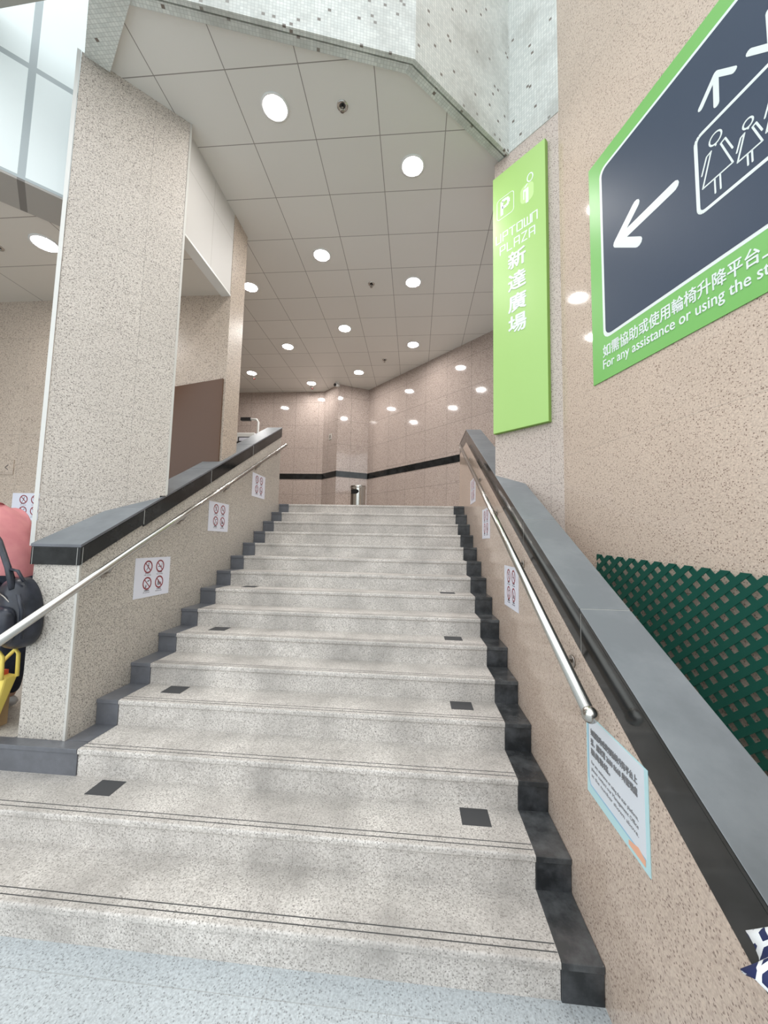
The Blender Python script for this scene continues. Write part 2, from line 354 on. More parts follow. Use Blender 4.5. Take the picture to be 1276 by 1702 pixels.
# mosaic beam (front fascia) in two runs, stepped soffit
def beam(name, A, B, ext0=0.0, ext1=0.0, zb=5.76, ztop=9.0, th=0.125):
    A = Vector(A); B = Vector(B); L = (B - A).length; ang = math.degrees(math.atan2(B.y - A.y, B.x - A.x))
    b_ = MB()
    b_.box(-ext0, L + ext1, 0.0, 0.035, zb - 0.03, ztop)
    b_.box(-ext0 + 0.001, L + ext1 - 0.001, 0.035, 0.06, zb + 0.01, ztop - 0.01)
    b_.box(-ext0, L + ext1, 0.06, th, zb - 0.01, ztop)
    return struct(b_.build(name, 'mosaic', mat=frame((A.x, A.y), ang)))
beam('wall_fascia_front', (-2.80, 0.52), (-0.659, 1.10), ext0=0.3)
beam('wall_fascia_diagonal', (-0.659, 1.10), (0.318, 1.95), ext1=0.0, zb=5.7565, ztop=8.997)
# short mosaic beam running out from the column
d = Vector((0.70, -0.71)); 
b_ = MB(); b_.prism([(-3.372, 0.905), (-3.251, 1.028), (-2.74, 0.62), (-2.62, 0.45), (-2.85, 0.40)], 5.742, 6.7)
struct(b_.build('wall_fascia_left', 'mosaic'))
b_ = MB(); b_.prism([(-9, 0.35), (-9, 0.68), (-3.87, 0.66), (-3.0, 0.62), (-2.9, 0.35)], 5.84, 6.1); struct(b_.build('ceiling_canopy', 'beam'))
# left passage back wall (its end is the slim pier on the coping)
w = MB(); w.box(-9, -2.875, 2.53, 2.88, FL, H); struct(w.build('wall_passage', 'passage'))
w = MB(); w.box(-9.1, -9, -2, 2.6, 0, H); struct(w.build('wall_passage_end', 'passage'))
# white fascia over the passage opening
FAS = (-3.749, 1.156)
def faf(): return frame(FAS, 45)
w = MB(); w.box(-5.0, 0.42, 0.0, 0.08, LOW, 9.0); struct(w.build('wall_fascia_white', 'fascia', mat=faf()))
w = MB(); w.box(-5.0, 0.42, 0.0, 0.395, LOW - 0.02, LOW - 0.001); struct(w.build('trim_soffit', 'soffit', mat=faf()))

# ------------------------------------------------------------------ staircase
st = empty('staircase', (-1.3, 0, 0), 0, 'wide straight flight of fifteen pale speckled granite steps with black end tiles', 'stairs')
inv = Matrix.Translation((1.3, 0, 0))
def kid(mb, name, mats, parent, bevel=0.0):
    mb.v = [tuple(Vector(p) - Vector(parent_loc(parent))) for p in mb.v]
    return mb.build(name, mats, parent, bevel=bevel)
def parent_loc(p):
    l = Vector((0, 0, 0))
    while p is not None: l += p.location; p = p.parent
    return l
for i in range(1, 16):
    y0, z1, zb = step_y[i], step_z[i], step_z[i - 1]
    y1 = step_y[i + 1] + 0.012
    xl = -8.98 if i <= 2 else XL + 0.0
    s_ = MB()
    s_.box(xl, XR, y0 + 0.012, y1, zb - (0.05 if i > 1 else 0), z1 - 0.034)          # riser block
    n = 5; pr = [(y1, z1 - 0.034), (y0 + 0.010, z1 - 0.034)] + [(y0 + 0.010 - 0.010 * math.sin(math.pi / 2 * k / n) + 0.0, z1 - 0.034 + 0.010 * (1 - math.cos(math.pi / 2 * k / n))) for k in range(1, n + 1)]
    pr += [(y0 + 0.010 - 0.010 * math.cos(math.pi / 2 * k / n), z1 - 0.010 + 0.010 * math.sin(math.pi / 2 * k / n)) for k in range(0, n + 1)] + [(y1, z1)]
    s_.extrude([(xl, a, b) for a, b in pr], (XR - xl, 0, 0))
    so = kid(s_, 'step', 'step', st)
    gr = MB()
    for gy in (0.034, 0.068): gr.box(xl, XR - 0.002, y0 + gy, y0 + gy + 0.005, z1 - 0.001, z1 + 0.0006)
    kid(gr, 'groove', 'groove', so)
    def endtile(x0, x1, mt):
        e_ = MB(); yb = min(y1, 4.5)
        e_.box(x0, x1, y0 + 0.004, yb, zb - (0.05 if i > 1 else 0), z1 - 0.026)
        e_.box(x0, x1, y0 - 0.004, yb, z1 - 0.026, z1 + 0.001, 1 if mt == 'black_tile' else 0)
        t_ = kid(e_, 'end_tile', [mt, 'tile_top'], so, bevel=0.002); t_['label'] = 'black stone end tile'
    endtile(XR + 0.002, XRO - 0.002, 'black_tile')
    if i == 3:
        e_ = MB(); e_.box(-8.98, XL - 0.002, y0 + 0.004, 0.722, step_z[2] - 0.05, z1 - 0.026); e_.box(-8.98, XL - 0.002, y0 - 0.004, 0.722, z1 - 0.026, z1 + 0.001)
        e_.box(XLO + 0.002, XL - 0.002, 0.722, y1, z1 - 0.1, z1 + 0.001)
        t_ = kid(e_, 'end_tile', 'slate_tile', so, bevel=0.002); t_['label'] = 'long black stone kerb tile'
    elif i > 3: endtile(XLO + 0.002, XL - 0.002, 'slate_tile')
    if i in (2, 4, 6, 8):
        for xa in (-0.33, -2.49):
            k_ = MB(); k_.box(xa, xa + 0.155, y0 + 0.168, y0 + 0.302, z1 - 0.001, z1 + 0.0015)
            kid(k_, 'tread_marker', 'marker', so)['label'] = 'dark square patch set in the tread'

# ------------------------------------------------------------------ parapets
def zr(y): return 1.424 + 0.513 * y if y < 4.22 else 3.589
def zl(y): return 1.372 + 0.528 * y
par = empty('stair_parapet', (0.28, -0.8, 0), 0, 'beige granite parapet on the right of the stairs with dark sloping coping', 'parapet')
b_ = MB(); prof = [(-0.80, 0.0), (5.06, 0.0), (5.06, zr(5.06) - 0.2), (4.22, zr(4.22) - 0.2), (-0.80, zr(-0.8) - 0.2)]
b_.extrude([(XRO, y, z) for y, z in prof], (0.205, 0, 0)); kid(b_, 'granite_body', 'parapet_r', par)
def coping(parent, x0, x1, ys, zf, x1b=None):
    for a, b in zip(ys, ys[1:]):
        a2, b2 = a + 0.0015, b - 0.0015; k_ = MB(); t = 0.20
        k_.hexa([(x0, a2, zf(a2) - t), (x1, a2, zf(a2) - t), (x1, b2, zf(b2 - 1e-4) - t), (x0, b2, zf(b2 - 1e-4) - t),
                 (x0, a2, zf(a2) - .022), (x1, a2, zf(a2) - .022), (x1, b2, zf(b2 - 1e-4) - .022), (x0, b2, zf(b2 - 1e-4) - .022)], 0, 0)
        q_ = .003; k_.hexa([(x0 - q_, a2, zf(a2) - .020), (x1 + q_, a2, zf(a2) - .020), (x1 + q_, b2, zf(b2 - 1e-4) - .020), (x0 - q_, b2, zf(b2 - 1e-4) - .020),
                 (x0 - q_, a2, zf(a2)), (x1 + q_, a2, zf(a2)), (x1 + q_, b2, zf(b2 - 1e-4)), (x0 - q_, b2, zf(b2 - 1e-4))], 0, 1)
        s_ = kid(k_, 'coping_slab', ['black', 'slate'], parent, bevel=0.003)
        if b < ys[-1]:
            j_ = MB(); j_.hexa([(x0 + .001, b - .002, zf(b) - t + .001), (x1 - .001, b - .002, zf(b) - t + .001), (x1 - .001, b + .002, zf(b) - t + .001), (x0 + .001, b + .002, zf(b) - t + .001),
                                (x0 + .001, b - .002, zf(b) - .0015), (x1 - .001, b - .002, zf(b) - .0015), (x1 - .001, b + .002, zf(b) - .0005), (x0 + .001, b + .002, zf(b) - .0005)])
            kid(j_, 'joint', 'grout', s_)
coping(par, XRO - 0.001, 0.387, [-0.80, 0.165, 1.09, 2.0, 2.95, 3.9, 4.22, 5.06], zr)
pal = empty('stair_parapet', (-2.97, 0.71, FL), 0, 'grey granite parapet on the left of the stairs with black sloping coping', 'parapet')
b_ = MB(); prof = [(0.712, step_z[3]), (4.37, step_z[3]), (4.37, zl(4.37) - 0.17), (0.712, zl(0.712) - 0.14)]
b_.extrude([(XLO, y, z) for y, z in prof], (-0.235, 0, 0))
b_.extrude([(XLO - 0.235, 0.712, step_z[3]), (-3.185, 0.712, step_z[3]), (-3.185, 0.712, zl(0.712) - 0.14), (XLO - 0.235, 0.712, zl(0.712) - 0.14)], (0, 0.75, 0))
kid(b_, 'granite_body', 'parapet', pal)
def coping_left(ys):
    for a, b in zip(ys, ys[1:]):
        k_ = MB(); t = 0.14 if a < 1 else 0.16; a2, b2 = a + .0015, b - .0015
        xo = lambda y: -3.20 + 0.11 * min(1, max(0, (y - 0.7) / 0.75))
        k_.hexa([(xo(a2), a2, zl(a2) - t), (XLO + .012, a2, zl(a2) - t), (XLO + .012, b2, zl(b2) - t), (xo(b2), b2, zl(b2) - t),
                 (xo(a2), a2, zl(a2) - .022), (XLO + .012, a2, zl(a2) - .022), (XLO + .012, b2, zl(b2) - .022), (xo(b2), b2, zl(b2) - .022)], 0, 0)
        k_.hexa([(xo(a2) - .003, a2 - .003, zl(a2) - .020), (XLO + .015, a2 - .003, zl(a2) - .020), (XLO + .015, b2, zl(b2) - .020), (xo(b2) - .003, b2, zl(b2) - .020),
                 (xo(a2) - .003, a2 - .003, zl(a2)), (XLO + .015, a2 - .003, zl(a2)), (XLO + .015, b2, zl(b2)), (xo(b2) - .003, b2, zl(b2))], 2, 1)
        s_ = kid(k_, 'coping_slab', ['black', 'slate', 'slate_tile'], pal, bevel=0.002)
        j_ = MB()
        if b < ys[-1]: j_.box(XLO + .010, XLO + .0135, b - .002, b + .002, zl(b) - t, zl(b) - .021)
        if a < 0.7:
            j_.box(XLO + .008, XLO + .0135, a2 + .016, a2 + .019, zl(a2) - t, zl(a2) - .018)
            j_.box(XLO - .012, XLO - .009, a2 - .0015, a2 + .002, zl(a2) - t, zl(a2) - .022); j_.box(xo(a2) + .012, xo(a2) + .015, a2 - .0015, a2 + .002, zl(a2) - t, zl(a2) - .022)
        if j_.v: kid(j_, 'joint_lines', 'grout', s_)
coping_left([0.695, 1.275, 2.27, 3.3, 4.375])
# steel edge strips on the left parapet end
e_ = MB(); e_.box(XLO - 0.012, XLO + 0.004, 0.706, 0.722, step_z[3], zl(0.7) - 0.14); kid(e_, 'edge_strip', 'trim_metal', pal)
# handrails
def rail(name, x, ya, yb, f, brx, bry, label, knob=True):
    r_ = empty(name, (x, ya, f(ya)), 0, label, 'handrail')
    t_ = MB(); t_.tube([(x, ya, f(ya)), (x, yb, f(yb))], 0.025, 20); kid(t_, 'rail_tube', 'steel', r_)
    k_ = MB()
    if knob: k_.ball((x, ya - 0.005, f(ya)), 0.032, 18)
    else: k_.ball((x, ya, f(ya)), 0.026, 18)
    kid(k_, 'end_cap', 'steel', r_)
    for y in bry:
        q = MB(); q.tube([(x, y, f(y) - 0.02), (x + (brx - x) * 0.45, y, f(y) - 0.075), (brx, y, f(y) - 0.085)], 0.008, 10)
        q.tube([(brx - (brx - x) * 0.10, y, f(y) - 0.085), (brx, y, f(y) - 0.085)], 0.03, 18)
        kid(q, 'bracket', 'steel_dark', r_)
rail('handrail', 0.085, -0.10, 4.25, lambda y: 1.196 + 0.503 * y, XRO, [0.26, 1.10, 1.97, 2.91, 3.8], 'polished steel handrail along the right parapet with round knob end')
rail('handrail', -2.765, -0.15, 4.38, lambda y: 1.150 + 0.5105 * y, XLO, [0.91, 1.75, 2.58, 3.42, 4.18], 'polished steel handrail along the left parapet', False)

# ------------------------------------------------------------------ column, lintel, trims on the left
CC = (-3.41, 0.917)
col_ = empty('granite_column', (-3.1, 1.3, FL), 0, 'tall square speckled granite column rising from the left parapet to the ceiling', 'column')
Mx = frame(CC, 45)
def part_w(mb, mtx, name, mats, parent, bevel=0):
    mb.v = [tuple(mtx @ Vector(p) - parent_loc(parent)) for p in mb.v]
    return mb.build(name, mats, parent, bevel=bevel)
def part_local(mb, mtx, name, mats, parent):
    o = mb.build(name, mats, parent); o.matrix_local = Matrix.Translation(-parent_loc(parent)) @ mtx; return o
b_ = MB(); b_.box(0.0, 0.838, 0, 0.25, zl(1.5) + 0.005, H - 0.001); b_.box(0.0, 0.121, 0, 0.25, 1.70, zl(1.5) + 0.006); b_.prism([(0.12, 0.0), (0.785, 0.0), (0.785, 0.1), (0.62, 0.25), (0.12, 0.25)], FL, zl(1.5) + 0.005); part_local(b_, Mx, 'shaft', 'column', col_)
for x0, x1, nm in ((0.826, 0.843, 0), (-0.03, -0.004, 1)):
    b_ = MB(); b_.box(x0, x1, -0.006, 0.03, 2.18 if nm == 0 else 1.72, H - 0.002); part_local(b_, Mx, 'edge_trim', 'white_metal' if nm else 'trim_metal', col_)
b_ = MB(); b_.box(0, 1.0, 0, 0.10, LOW, H - 0.001)
lt = b_.build('wall_lintel', 'lintel', mat=frame((-2.882, 1.53), 90)); struct(lt)
b_ = MB(); b_.box(0, 1.0, -0.006, 0.11, LOW - 0.02, LOW); struct(b_.build('trim_lintel', 'white_metal', mat=frame((-2.882, 1.53), 90)))

# brown glossy board on the passage wall
b_ = MB(); b_.plate([(-3.93, 2.2), (-2.90, 2.2), (-2.90, 3.70), (-3.93, 3.54)], 0.0, 0.02)
o = b_.build('brown_board', 'brown_panel', mat=Matrix.Translation((0, 2.527, 0))); tag(o, 'glossy brown board with slanting top on granite wall beside the column', 'board')
# dado bands
def band(name, P0, deg, L, x0=0.0):
    w = MB(); w.box(x0, L, -0.008, -0.0005, 3.425, 3.573); return struct(w.build(name, 'black', mat=frame(P0, deg)))
band('trim_1', (-9, 8.06), 0, 5.93)
band('trim_2', (-3.072, 8.06), math.degrees(math.atan2(7.605 - 8.06, -2.598 + 3.072)), 0.657)
band('trim_3', (-2.598, 7.605), math.degrees(math.atan2(7.975 - 7.605, -1.855 + 2.598)), 0.83)
band('trim_4', (-1.86, 7.975), -45.6, 6.0)

# ------------------------------------------------------------------ ceiling lights, sprinklers, camera
def downlight():
    r_ = empty('downlight', (0, 0, 0), 0, 'x', 'ceiling light')
    k = MB(); k.lathe([(0.128, 0.0), (0.128, -0.007), (0.108, -0.010), (0.104, -0.004), (0.104, 0.0)], n=40); kid(k, 'trim_ring', 'white_metal', r_)
    k = MB(); k.lathe([(0.0001, -0.006), (0.06, -0.006), (0.104, -0.005)], n=40); kid(k, 'diffuser', 'lamp', r_)
    return r_
proto = downlight(); first = True
spots = [(-1.955, 1.42, H, 'glowing round downlight nearest the column top in the high ceiling'),
         (-0.687, 2.05, H, 'glowing round downlight beside the diagonal mosaic beam'),
         (-1.965, 3.245, H, 'glowing round downlight second in the middle row of the high ceiling'),
         (-3.266, 3.85, H, 'glowing round downlight beside the slim granite pier'),
         (-0.69, 3.868, H, 'glowing round downlight second in the right row, level with the middle sprinkler'),
         (-1.98, 5.08, H, 'glowing round downlight third in the middle row of the high ceiling'),
         (-3.28, 5.69, H, 'glowing round downlight second in the row left of the middle'),
         (-0.70, 5.72, H, 'glowing round downlight third in the right row near the slanting back wall'),
         (-4.575, 6.88, H, 'glowing round downlight furthest left, before the back wall'),
         (-3.285, 7.51, H, 'glowing round downlight just before the flat back wall'),
         (-1.985, 6.93, H, 'glowing round downlight deepest in the middle row near the back corner'),
         (-4.40, 1.65, LOW, 'glowing round downlight in the low passage ceiling left of the column')]
for x, y, z, lab in spots:
    o = proto if first else copy_tree(proto); first = False
    o.location = (x, y, z); o['label'] = lab; o['group'] = 'round ceiling downlights'
def sprinkler(x, y, z, lab):
    r_ = empty('sprinkler', (x, y, z), 0, lab, 'sprinkler', 'ceiling sprinklers')
    k = MB(); k.lathe([(0.052, 0.0), (0.050, -0.006), (0.030, -0.008), (0.026, 0.0)], n=24); k.lathe([(0.0001, -0.0015), (0.03, -0.0015)], n=24, mi=1)
    kid_(k, 'escutcheon', ['steel', 'black_plastic'], r_)
    k = MB(); k.tube([(0, 0, -0.002), (0, 0, -0.03)], 0.010, 10); k.tube([(-0.012, 0, -0.03), (0, 0, -0.05), (0.012, 0, -0.03)], 0.003, 6); k.lathe([(0.0001, -0.052), (0.02, -0.052), (0.02, -0.054), (0.0001, -0.054)], n=14)
    kid_(k, 'spray_head', 'steel_dark', r_)
def kid_(mb, name, mats, parent): return mb.build(name, mats, parent)
sprinkler(-1.327, 1.448, H, 'small steel sprinkler head nearest the front mosaic beam')
sprinkler(-1.337, 3.877, H, 'small steel sprinkler head in the middle of the high ceiling')
sprinkler(-1.327, 6.339, H, 'small steel sprinkler head deep in the hall near the back corner')
sprinkler(-4.95, 1.67, LOW, 'small sprinkler head in the low passage ceiling at the left')
for x, y, lab in ((-4.618, 7.13, 'small red bulb detector behind the leftmost downlight'), (-3.33, 7.76, 'small red bulb detector between back wall and nearest downlight')):
    r_ = empty('detector', (x, y, H), 0, lab, 'detector', 'ceiling detectors')
    k = MB(); k.lathe([(0.05, 0), (0.045, -0.02), (0.0001, -0.022)], n=20); kid_(k, 'detector_base', 'trim_metal', r_)
    k = MB(); k.ball((0, 0, -0.03), 0.028, 14); kid_(k, 'red_bulb', 'red_glass', r_)
cv = empty('security_camera', (-2.62, 7.50, H), 0, 'small white security camera under the ceiling at the pier corner', 'security camera')
k = MB(); k.lathe([(0.05, 0), (0.05, -0.02), (0.0001, -0.022)], n=20); k.tube([(0, 0, -0.01), (0, 0, -0.06)], 0.012, 10); kid_(k, 'mount', 'white_metal', cv)
k = MB(); k.tube([(0.03, 0.05, -0.05), (-0.03, -0.09, -0.09)], 0.042, 18); kid_(k, 'camera_body', 'white_metal', cv)
k = MB(); k.tube([(-0.03, -0.09, -0.09), (-0.033, -0.10, -0.093)], 0.036, 18); kid_(k, 'lens', 'black_plastic', cv)

# ------------------------------------------------------------------ vertical lime sign
Fp = frame(PIER, -45)
sg = empty('vertical_sign', (0, 0, 0), 0, 'tall lime green hanging sign board reading UPTOWN PLAZA on the pier', 'sign')
sg.matrix_world = Fp @ Matrix.Translation((0.012, 0, 2.87))
k = MB(); k.box(0, 0.553, -0.05, -0.004, 0.0, 2.66); kid_(k, 'board', 'lime_side', sg)
k = MB(); k.box(0.002, 0.551, -0.0525, -0.05, 0.002, 2.658); kid_(k, 'face_panel', 'lime', sg)
yo = -0.0525
k = MB(); rr = lambda x0, z0, x1, z1, r: [(cx + r * math.cos(a), cz + r * math.sin(a)) for cx, cz, a0 in ((x1 - r, z1 - r, 0), (x0 + r, z1 - r, 90), (x0 + r, z0 + r, 180), (x1 - r, z0 + r, 270)) for a in [R(a0 + t * 22.5) for t in range(5)]]
k.stroke(rr(0.05, 2.17, 0.235, 2.385, 0.03), 0.006, yo, 0.001, closed=True)
k.stroke([(0.105, 2.20), (0.105, 2.35), (0.155, 2.35), (0.178, 2.335), (0.178, 2.295), (0.155, 2.278), (0.105, 2.278)], 0.030, yo, 0.0012, rnd=False)
kid_(k, 'parking_symbol', 'sign_white', sg)
k = MB(); k.plate(rr(0.305, 2.16, 0.44, 2.34, 0.05), yo, 0.0006); kid_(k, 'information_backing', 'sign_pale', sg)
k = MB(); k.stroke([(0.405 + 0.028 * math.cos(a), 2.385 + 0.04 * math.sin(a)) for a in [i * math.pi / 8 for i in range(16)]], 0.010, yo, 0.0014, closed=True)
k.stroke([(0.352, 2.318), (0.375, 2.338)], 0.012, yo, 0.0014)
k.plate([(0.360, 2.15), (0.388, 2.15), (0.388, 2.30), (0.360, 2.30)], yo, 0.0016); k.plate([(0.335, 2.20), (0.345, 2.20), (0.345, 2.29), (0.335, 2.29)], yo, 0.0016); k.plate([(0.335, 2.275), (0.388, 2.275), (0.388, 2.30), (0.335, 2.30)], yo, 0.0013)
kid_(k, 'information_symbol', 'sign_white', sg)
glyph = {'U': [[(0, 1), (0, 0), (0.75, 0), (0.75, 1)]], 'P': [[(0, 0), (0, 1), (0.75, 1), (0.75, 0.45), (0, 0.45)]], 'T': [[(-0.05, 1), (0.8, 1)], [(0.38, 1), (0.38, 0)]],
         'O': [[(0, 0), (0, 1), (0.8, 1), (0.8, 0), (0, 0)]], 'W': [[(0, 1), (0, 0), (0.9, 0), (0.9, 1)], [(0.45, 0), (0.45, 0.9)]], 'N': [[(0, 0), (0, 1), (0.75, 1), (0.75, 0)]],
         'L': [[(0, 1), (0, 0), (0.7, 0)]], 'A': [[(0, 0), (0, 1), (0.75, 1), (0.75, 0)], [(0, 0.45), (0.75, 0.45)]], 'Z': [[(0, 1), (0.75, 1), (0, 0), (0.75, 0)]]}
def word(mb, txt, x, z, h, w, wt):
    pit = w / len(txt)
    for i, ch in enumerate(txt):
        for ln in glyph[ch]: mb.stroke([(x + i * pit + a * pit * 0.9, z + b * h) for a, b in ln], wt, yo, 0.0012)
k = MB(); word(k, 'UPTOWN', 0.04, 1.925, 0.085, 0.455, 0.011); word(k, 'PLAZA', 0.085, 1.79, 0.085, 0.385, 0.011); kid_(k, 'lettering', 'sign_white', sg)
for ch, zc in zip('新達廣場', (1.572, 1.352, 1.135, 0.925)):
    text_obj('lettering', ch, 'sign_white', sg, 0.174, zc + 0.004, 0.2, y=yo - 0.001, bold=0.0048, fit=0.178, fith=0.168)

# ------------------------------------------------------------------ large direction sign
bs = empty('direction_sign', (0, 0, 0), 0, 'large navy and green direction sign with white arrows and figures on right wall', 'sign')
bs.matrix_world = frame(BIG, -74)
k = MB(); k.plate([(0.367, 3.015), (3.0, 3.015), (3.0, 4.775), (0.367, 4.775)], -0.002, 0.006); kid_(k, 'sign_plate', 'sign_green', bs)
k = MB(); k.plate(rr(0.478, 3.32, 2.9, 4.66, 0.06), -0.008, 0.0008); kid_(k, 'white_border', 'sign_white', bs)
k = MB(); k.plate(rr(0.500, 3.342, 2.878, 4.638, 0.05), -0.0088, 0.0008); kid_(k, 'navy_panel', 'navy_panel', bs)
yb = -0.0096
def arrow(mb, head, shaft, w):
    mb.stroke(head, w, yb, 0.0012, rnd=True); mb.stroke(shaft, w, yb, 0.0014, rnd=True)
k = MB(); arrow(k, [(0.79, 4.10), (0.625, 3.965), (0.80, 3.825)], [(0.625, 3.965), (1.06, 3.968)], 0.062); kid_(k, 'left_arrow', 'sign_white', bs)['label'] = 'white arrow pointing left'
k = MB(); arrow(k, [(1.232, 4.275), (1.318, 4.375), (1.405, 4.285)], [(1.318, 4.375), (1.314, 4.20)], 0.030); kid_(k, 'up_arrow', 'sign_white', bs)['label'] = 'white arrow pointing up'
k = MB(); arrow(k, [(1.475, 4.288), (1.565, 4.195), (1.655, 4.288)], [(1.565, 4.195), (1.565, 4.385)], 0.030); kid_(k, 'down_arrow', 'sign_white', bs)['label'] = 'white arrow pointing down'
k = MB(); k.stroke(rr(1.195, 3.66, 1.95, 4.12, 0.035), 0.020, yb, 0.0012, closed=True, rnd=False); kid_(k, 'lift_frame', 'sign_white', bs)
def figure(name, cx, h, skirt=True):
    s = h / 0.35; z0 = 3.71; mb = MB(); L = 0.0085
    q = lambda a, b: (cx + a * s, z0 + b * s)
    mb.stroke([q(0.032 * math.cos(t), 0.31 + 0.032 * math.sin(t)) for t in [i * math.pi / 8 for i in range(16)]], L, yb, 0.0012, closed=True)
    mb.stroke([q(0, 0.278), q(0, 0.268)], L, yb, 0.0013)
    mb.stroke([q(-0.080, 0.165), q(-0.050, 0.250), q(-0.025, 0.258), q(-0.078, 0.085), q(0.078, 0.085), q(0.025, 0.250), q(0.048, 0.258), q(0.080, 0.165)], L, yb, 0.0012)
    mb.stroke([q(-0.014, 0.085), q(-0.014, 0)], L, yb, 0.0012); mb.stroke([q(0.014, 0.085), q(0.014, 0)], L, yb, 0.0012)
    kid_(mb, name, 'sign_white', bs)
figure('person_symbol', 1.300, 0.345); figure('person_symbol', 1.452, 0.245); figure('person_symbol', 1.60, 0.345)
figure('person_symbol', 1.79, 0.345)
text_obj('lettering', '如需協助或使用輪椅升降平台上', 'sign_white', bs, 0.472, 3.182, 0.075, y=-0.009, bold=0.0014, fit=1.075, fith=0.092)
text_obj('lettering', 'For any assistance or using the stair', 'sign_white', bs, 0.470, 3.075, 0.09, y=-0.009, bold=0.0010, fit=1.115, fith=0.088)

# ------------------------------------------------------------------ prohibition notices
def notice():
    r_ = empty('prohibition_notice', (0, 0, 0), 0, 'x', 'notice')
    k = MB(); k.box(-0.22, 0.22, -0.003, -0.0005, -0.165, 0.165); kid_(k, 'sheet', 'paper', r_)
    for cx, cz, n in ((-0.070, 0.088, 0), (0.082, 0.088, 1), (-0.070, -0.050, 2), (0.082, -0.050, 3)):
        k = MB(); rad = 0.048
        k.stroke([(cx + rad * math.cos(t), cz + rad * math.sin(t)) for t in [i * math.pi / 10 for i in range(20)]], 0.012, -0.003, 0.0006, closed=True, rnd=False)
        k.stroke([(cx - rad * 0.7, cz + rad * 0.7), (cx + rad * 0.7, cz - rad * 0.7)], 0.008, -0.003, 0.0008, rnd=False)
        p_ = kid_(k, 'prohibition_ring', 'red_ink', r_)
        k = MB()
        if n == 0: k.stroke([(cx - 0.018, cz - 0.028), (cx, cz - 0.004), (cx + 0.018, cz - 0.02)], 0.006, -0.003, 0.0005); k.stroke([(cx, cz), (cx + 0.004, cz + 0.014)], 0.011, -0.003, 0.0005); k.stroke([(cx + 0.006, cz + 0.026), (cx + 0.007, cz + 0.027)], 0.010, -0.003, 0.0005)
        if n == 1: k.stroke([(cx - 0.025, cz - 0.004), (cx + 0.025, cz - 0.004)], 0.006, -0.003, 0.0005, rnd=False); k.stroke([(cx + 0.02, cz + 0.004), (cx + 0.026, cz + 0.014), (cx + 0.02, cz + 0.024)], 0.003, -0.003, 0.0005)
        if n == 2: k.plate([(cx - 0.022, cz - 0.036), (cx - 0.008, cz - 0.036), (cx - 0.008, cz - 0.016), (cx - 0.014, cz - 0.008)], -0.003, 0.0005); k.stroke([(cx + 0.004, cz + 0.016), (cx + 0.024, cz + 0.022)], 0.008, -0.003, 0.0005)
        if n == 3: k.plate([(cx - 0.018, cz - 0.028), (cx - 0.004, cz - 0.028), (cx - 0.004, cz + 0.018), (cx - 0.018, cz + 0.018)], -0.003, 0.0005); k.plate([(cx + 0.004, cz - 0.026), (cx + 0.022, cz - 0.026), (cx + 0.024, cz - 0.002), (cx + 0.002, cz - 0.002)], -0.003, 0.0005)
        k.v and kid_(k, 'pictogram', 'black_ink', p_)
    for cx, cz, a, b_ in ((-0.07, 0.030, '請勿坐下', 'No sitting'), (0.082, 0.030, '不准吸煙', 'No smoking'), (-0.07, -0.115, '請勿拋棄垃圾', 'Do not litter'), (0.082, -0.115, '不准飲食', 'No food or drink')):
        text_obj('caption', a, 'black_ink', r_, cx - 0.03, cz, 0.014, y=-0.003, fit=0.06)
        text_obj('caption', b_, 'black_ink', r_, cx - 0.04, cz - 0.014, 0.012, y=-0.003, fit=0.08)
    return r_
np_ = notice(); first = True
for x, y, z, rz, lab in ((XLO, 1.447, 1.462, 90, 'white four-symbol prohibition notice on left parapet, nearest the stair foot'), (XLO, 2.495, 2.05, 90, 'white four-symbol prohibition notice on left parapet, halfway up the stairs'),
                         (XLO, 3.56, 2.567, 90, 'white four-symbol prohibition notice on left parapet, nearest the stair top'), (XRO, 1.448, 1.462, -90, 'white four-symbol prohibition notice on right parapet, nearest the stair foot'),
                         (XRO, 2.535, 2.03, -90, 'white four-symbol prohibition notice on right parapet, halfway up the stairs'), (XRO, 3.49, 2.52, -90, 'white four-symbol prohibition notice on right parapet, nearest the stair top'),
                         (-5.27, 2.53, 2.14, 0, 'white four-symbol prohibition notice on passage wall behind the person in pink')):
    o = np_ if first else copy_tree(np_); first = False
    o.matrix_world = Matrix.Translation((x, y, z)) @ Matrix.Rotation(R(rz), 4, 'Z'); o['label'] = lab; o['group'] = 'prohibition notices'
# assistance notice on the right parapet
an = empty('assistance_notice', (XRO, -0.105, 0.905), R(-90), 'pale blue laminated notice with grey printed lines below the right handrail knob', 'notice')
k = MB(); k.box(-0.225, 0.225, -0.0025, -0.0005, -0.165, 0.165); kid_(k, 'sheet', 'cyan_ink', an)
k = MB(); k.box(-0.200, 0.205, -0.0030, -0.0025, -0.125, 0.16); kid_(k, 'print_area', plain('notice_print_area', (0.72, 0.76, 0.82), 0.3), an)
k = MB(); k.stroke([(-0.208, 0.16), (-0.208, -0.10), (-0.19, -0.125), (0.20, -0.125)], 0.006, -0.003, 0.0004); kid_(k, 'blue_border', 'blue_ink', an)
k = MB(); k.plate([(0.10, -0.15), (0.20, -0.15), (0.20, -0.128), (0.16, -0.118), (0.10, -0.135)], -0.003, 0.0006); kid_(k, 'orange_logo', 'orange_ink', an)
for i, (t, fw) in enumerate((('如需協助或使用輪椅升降平台上', 0.345), ('落，請致電 2680 8668 與管理處', 0.345), ('職員聯絡。', 0.16))):
    text_obj('caption', t, 'grey_ink', an, -0.18, 0.088 - i * 0.040, 0.03, y=-0.0035, bold=0.0002, fit=fw)
for i, (t, fw) in enumerate((('For any assistance or using the stair platform,', 0.345), ('please contact our Management Office', 0.345), ('at the number shown above.', 0.345))):
    text_obj('caption', t, 'grey_ink', an, -0.18, -0.032 - i * 0.026, 0.02, y=-0.0035, fit=fw)

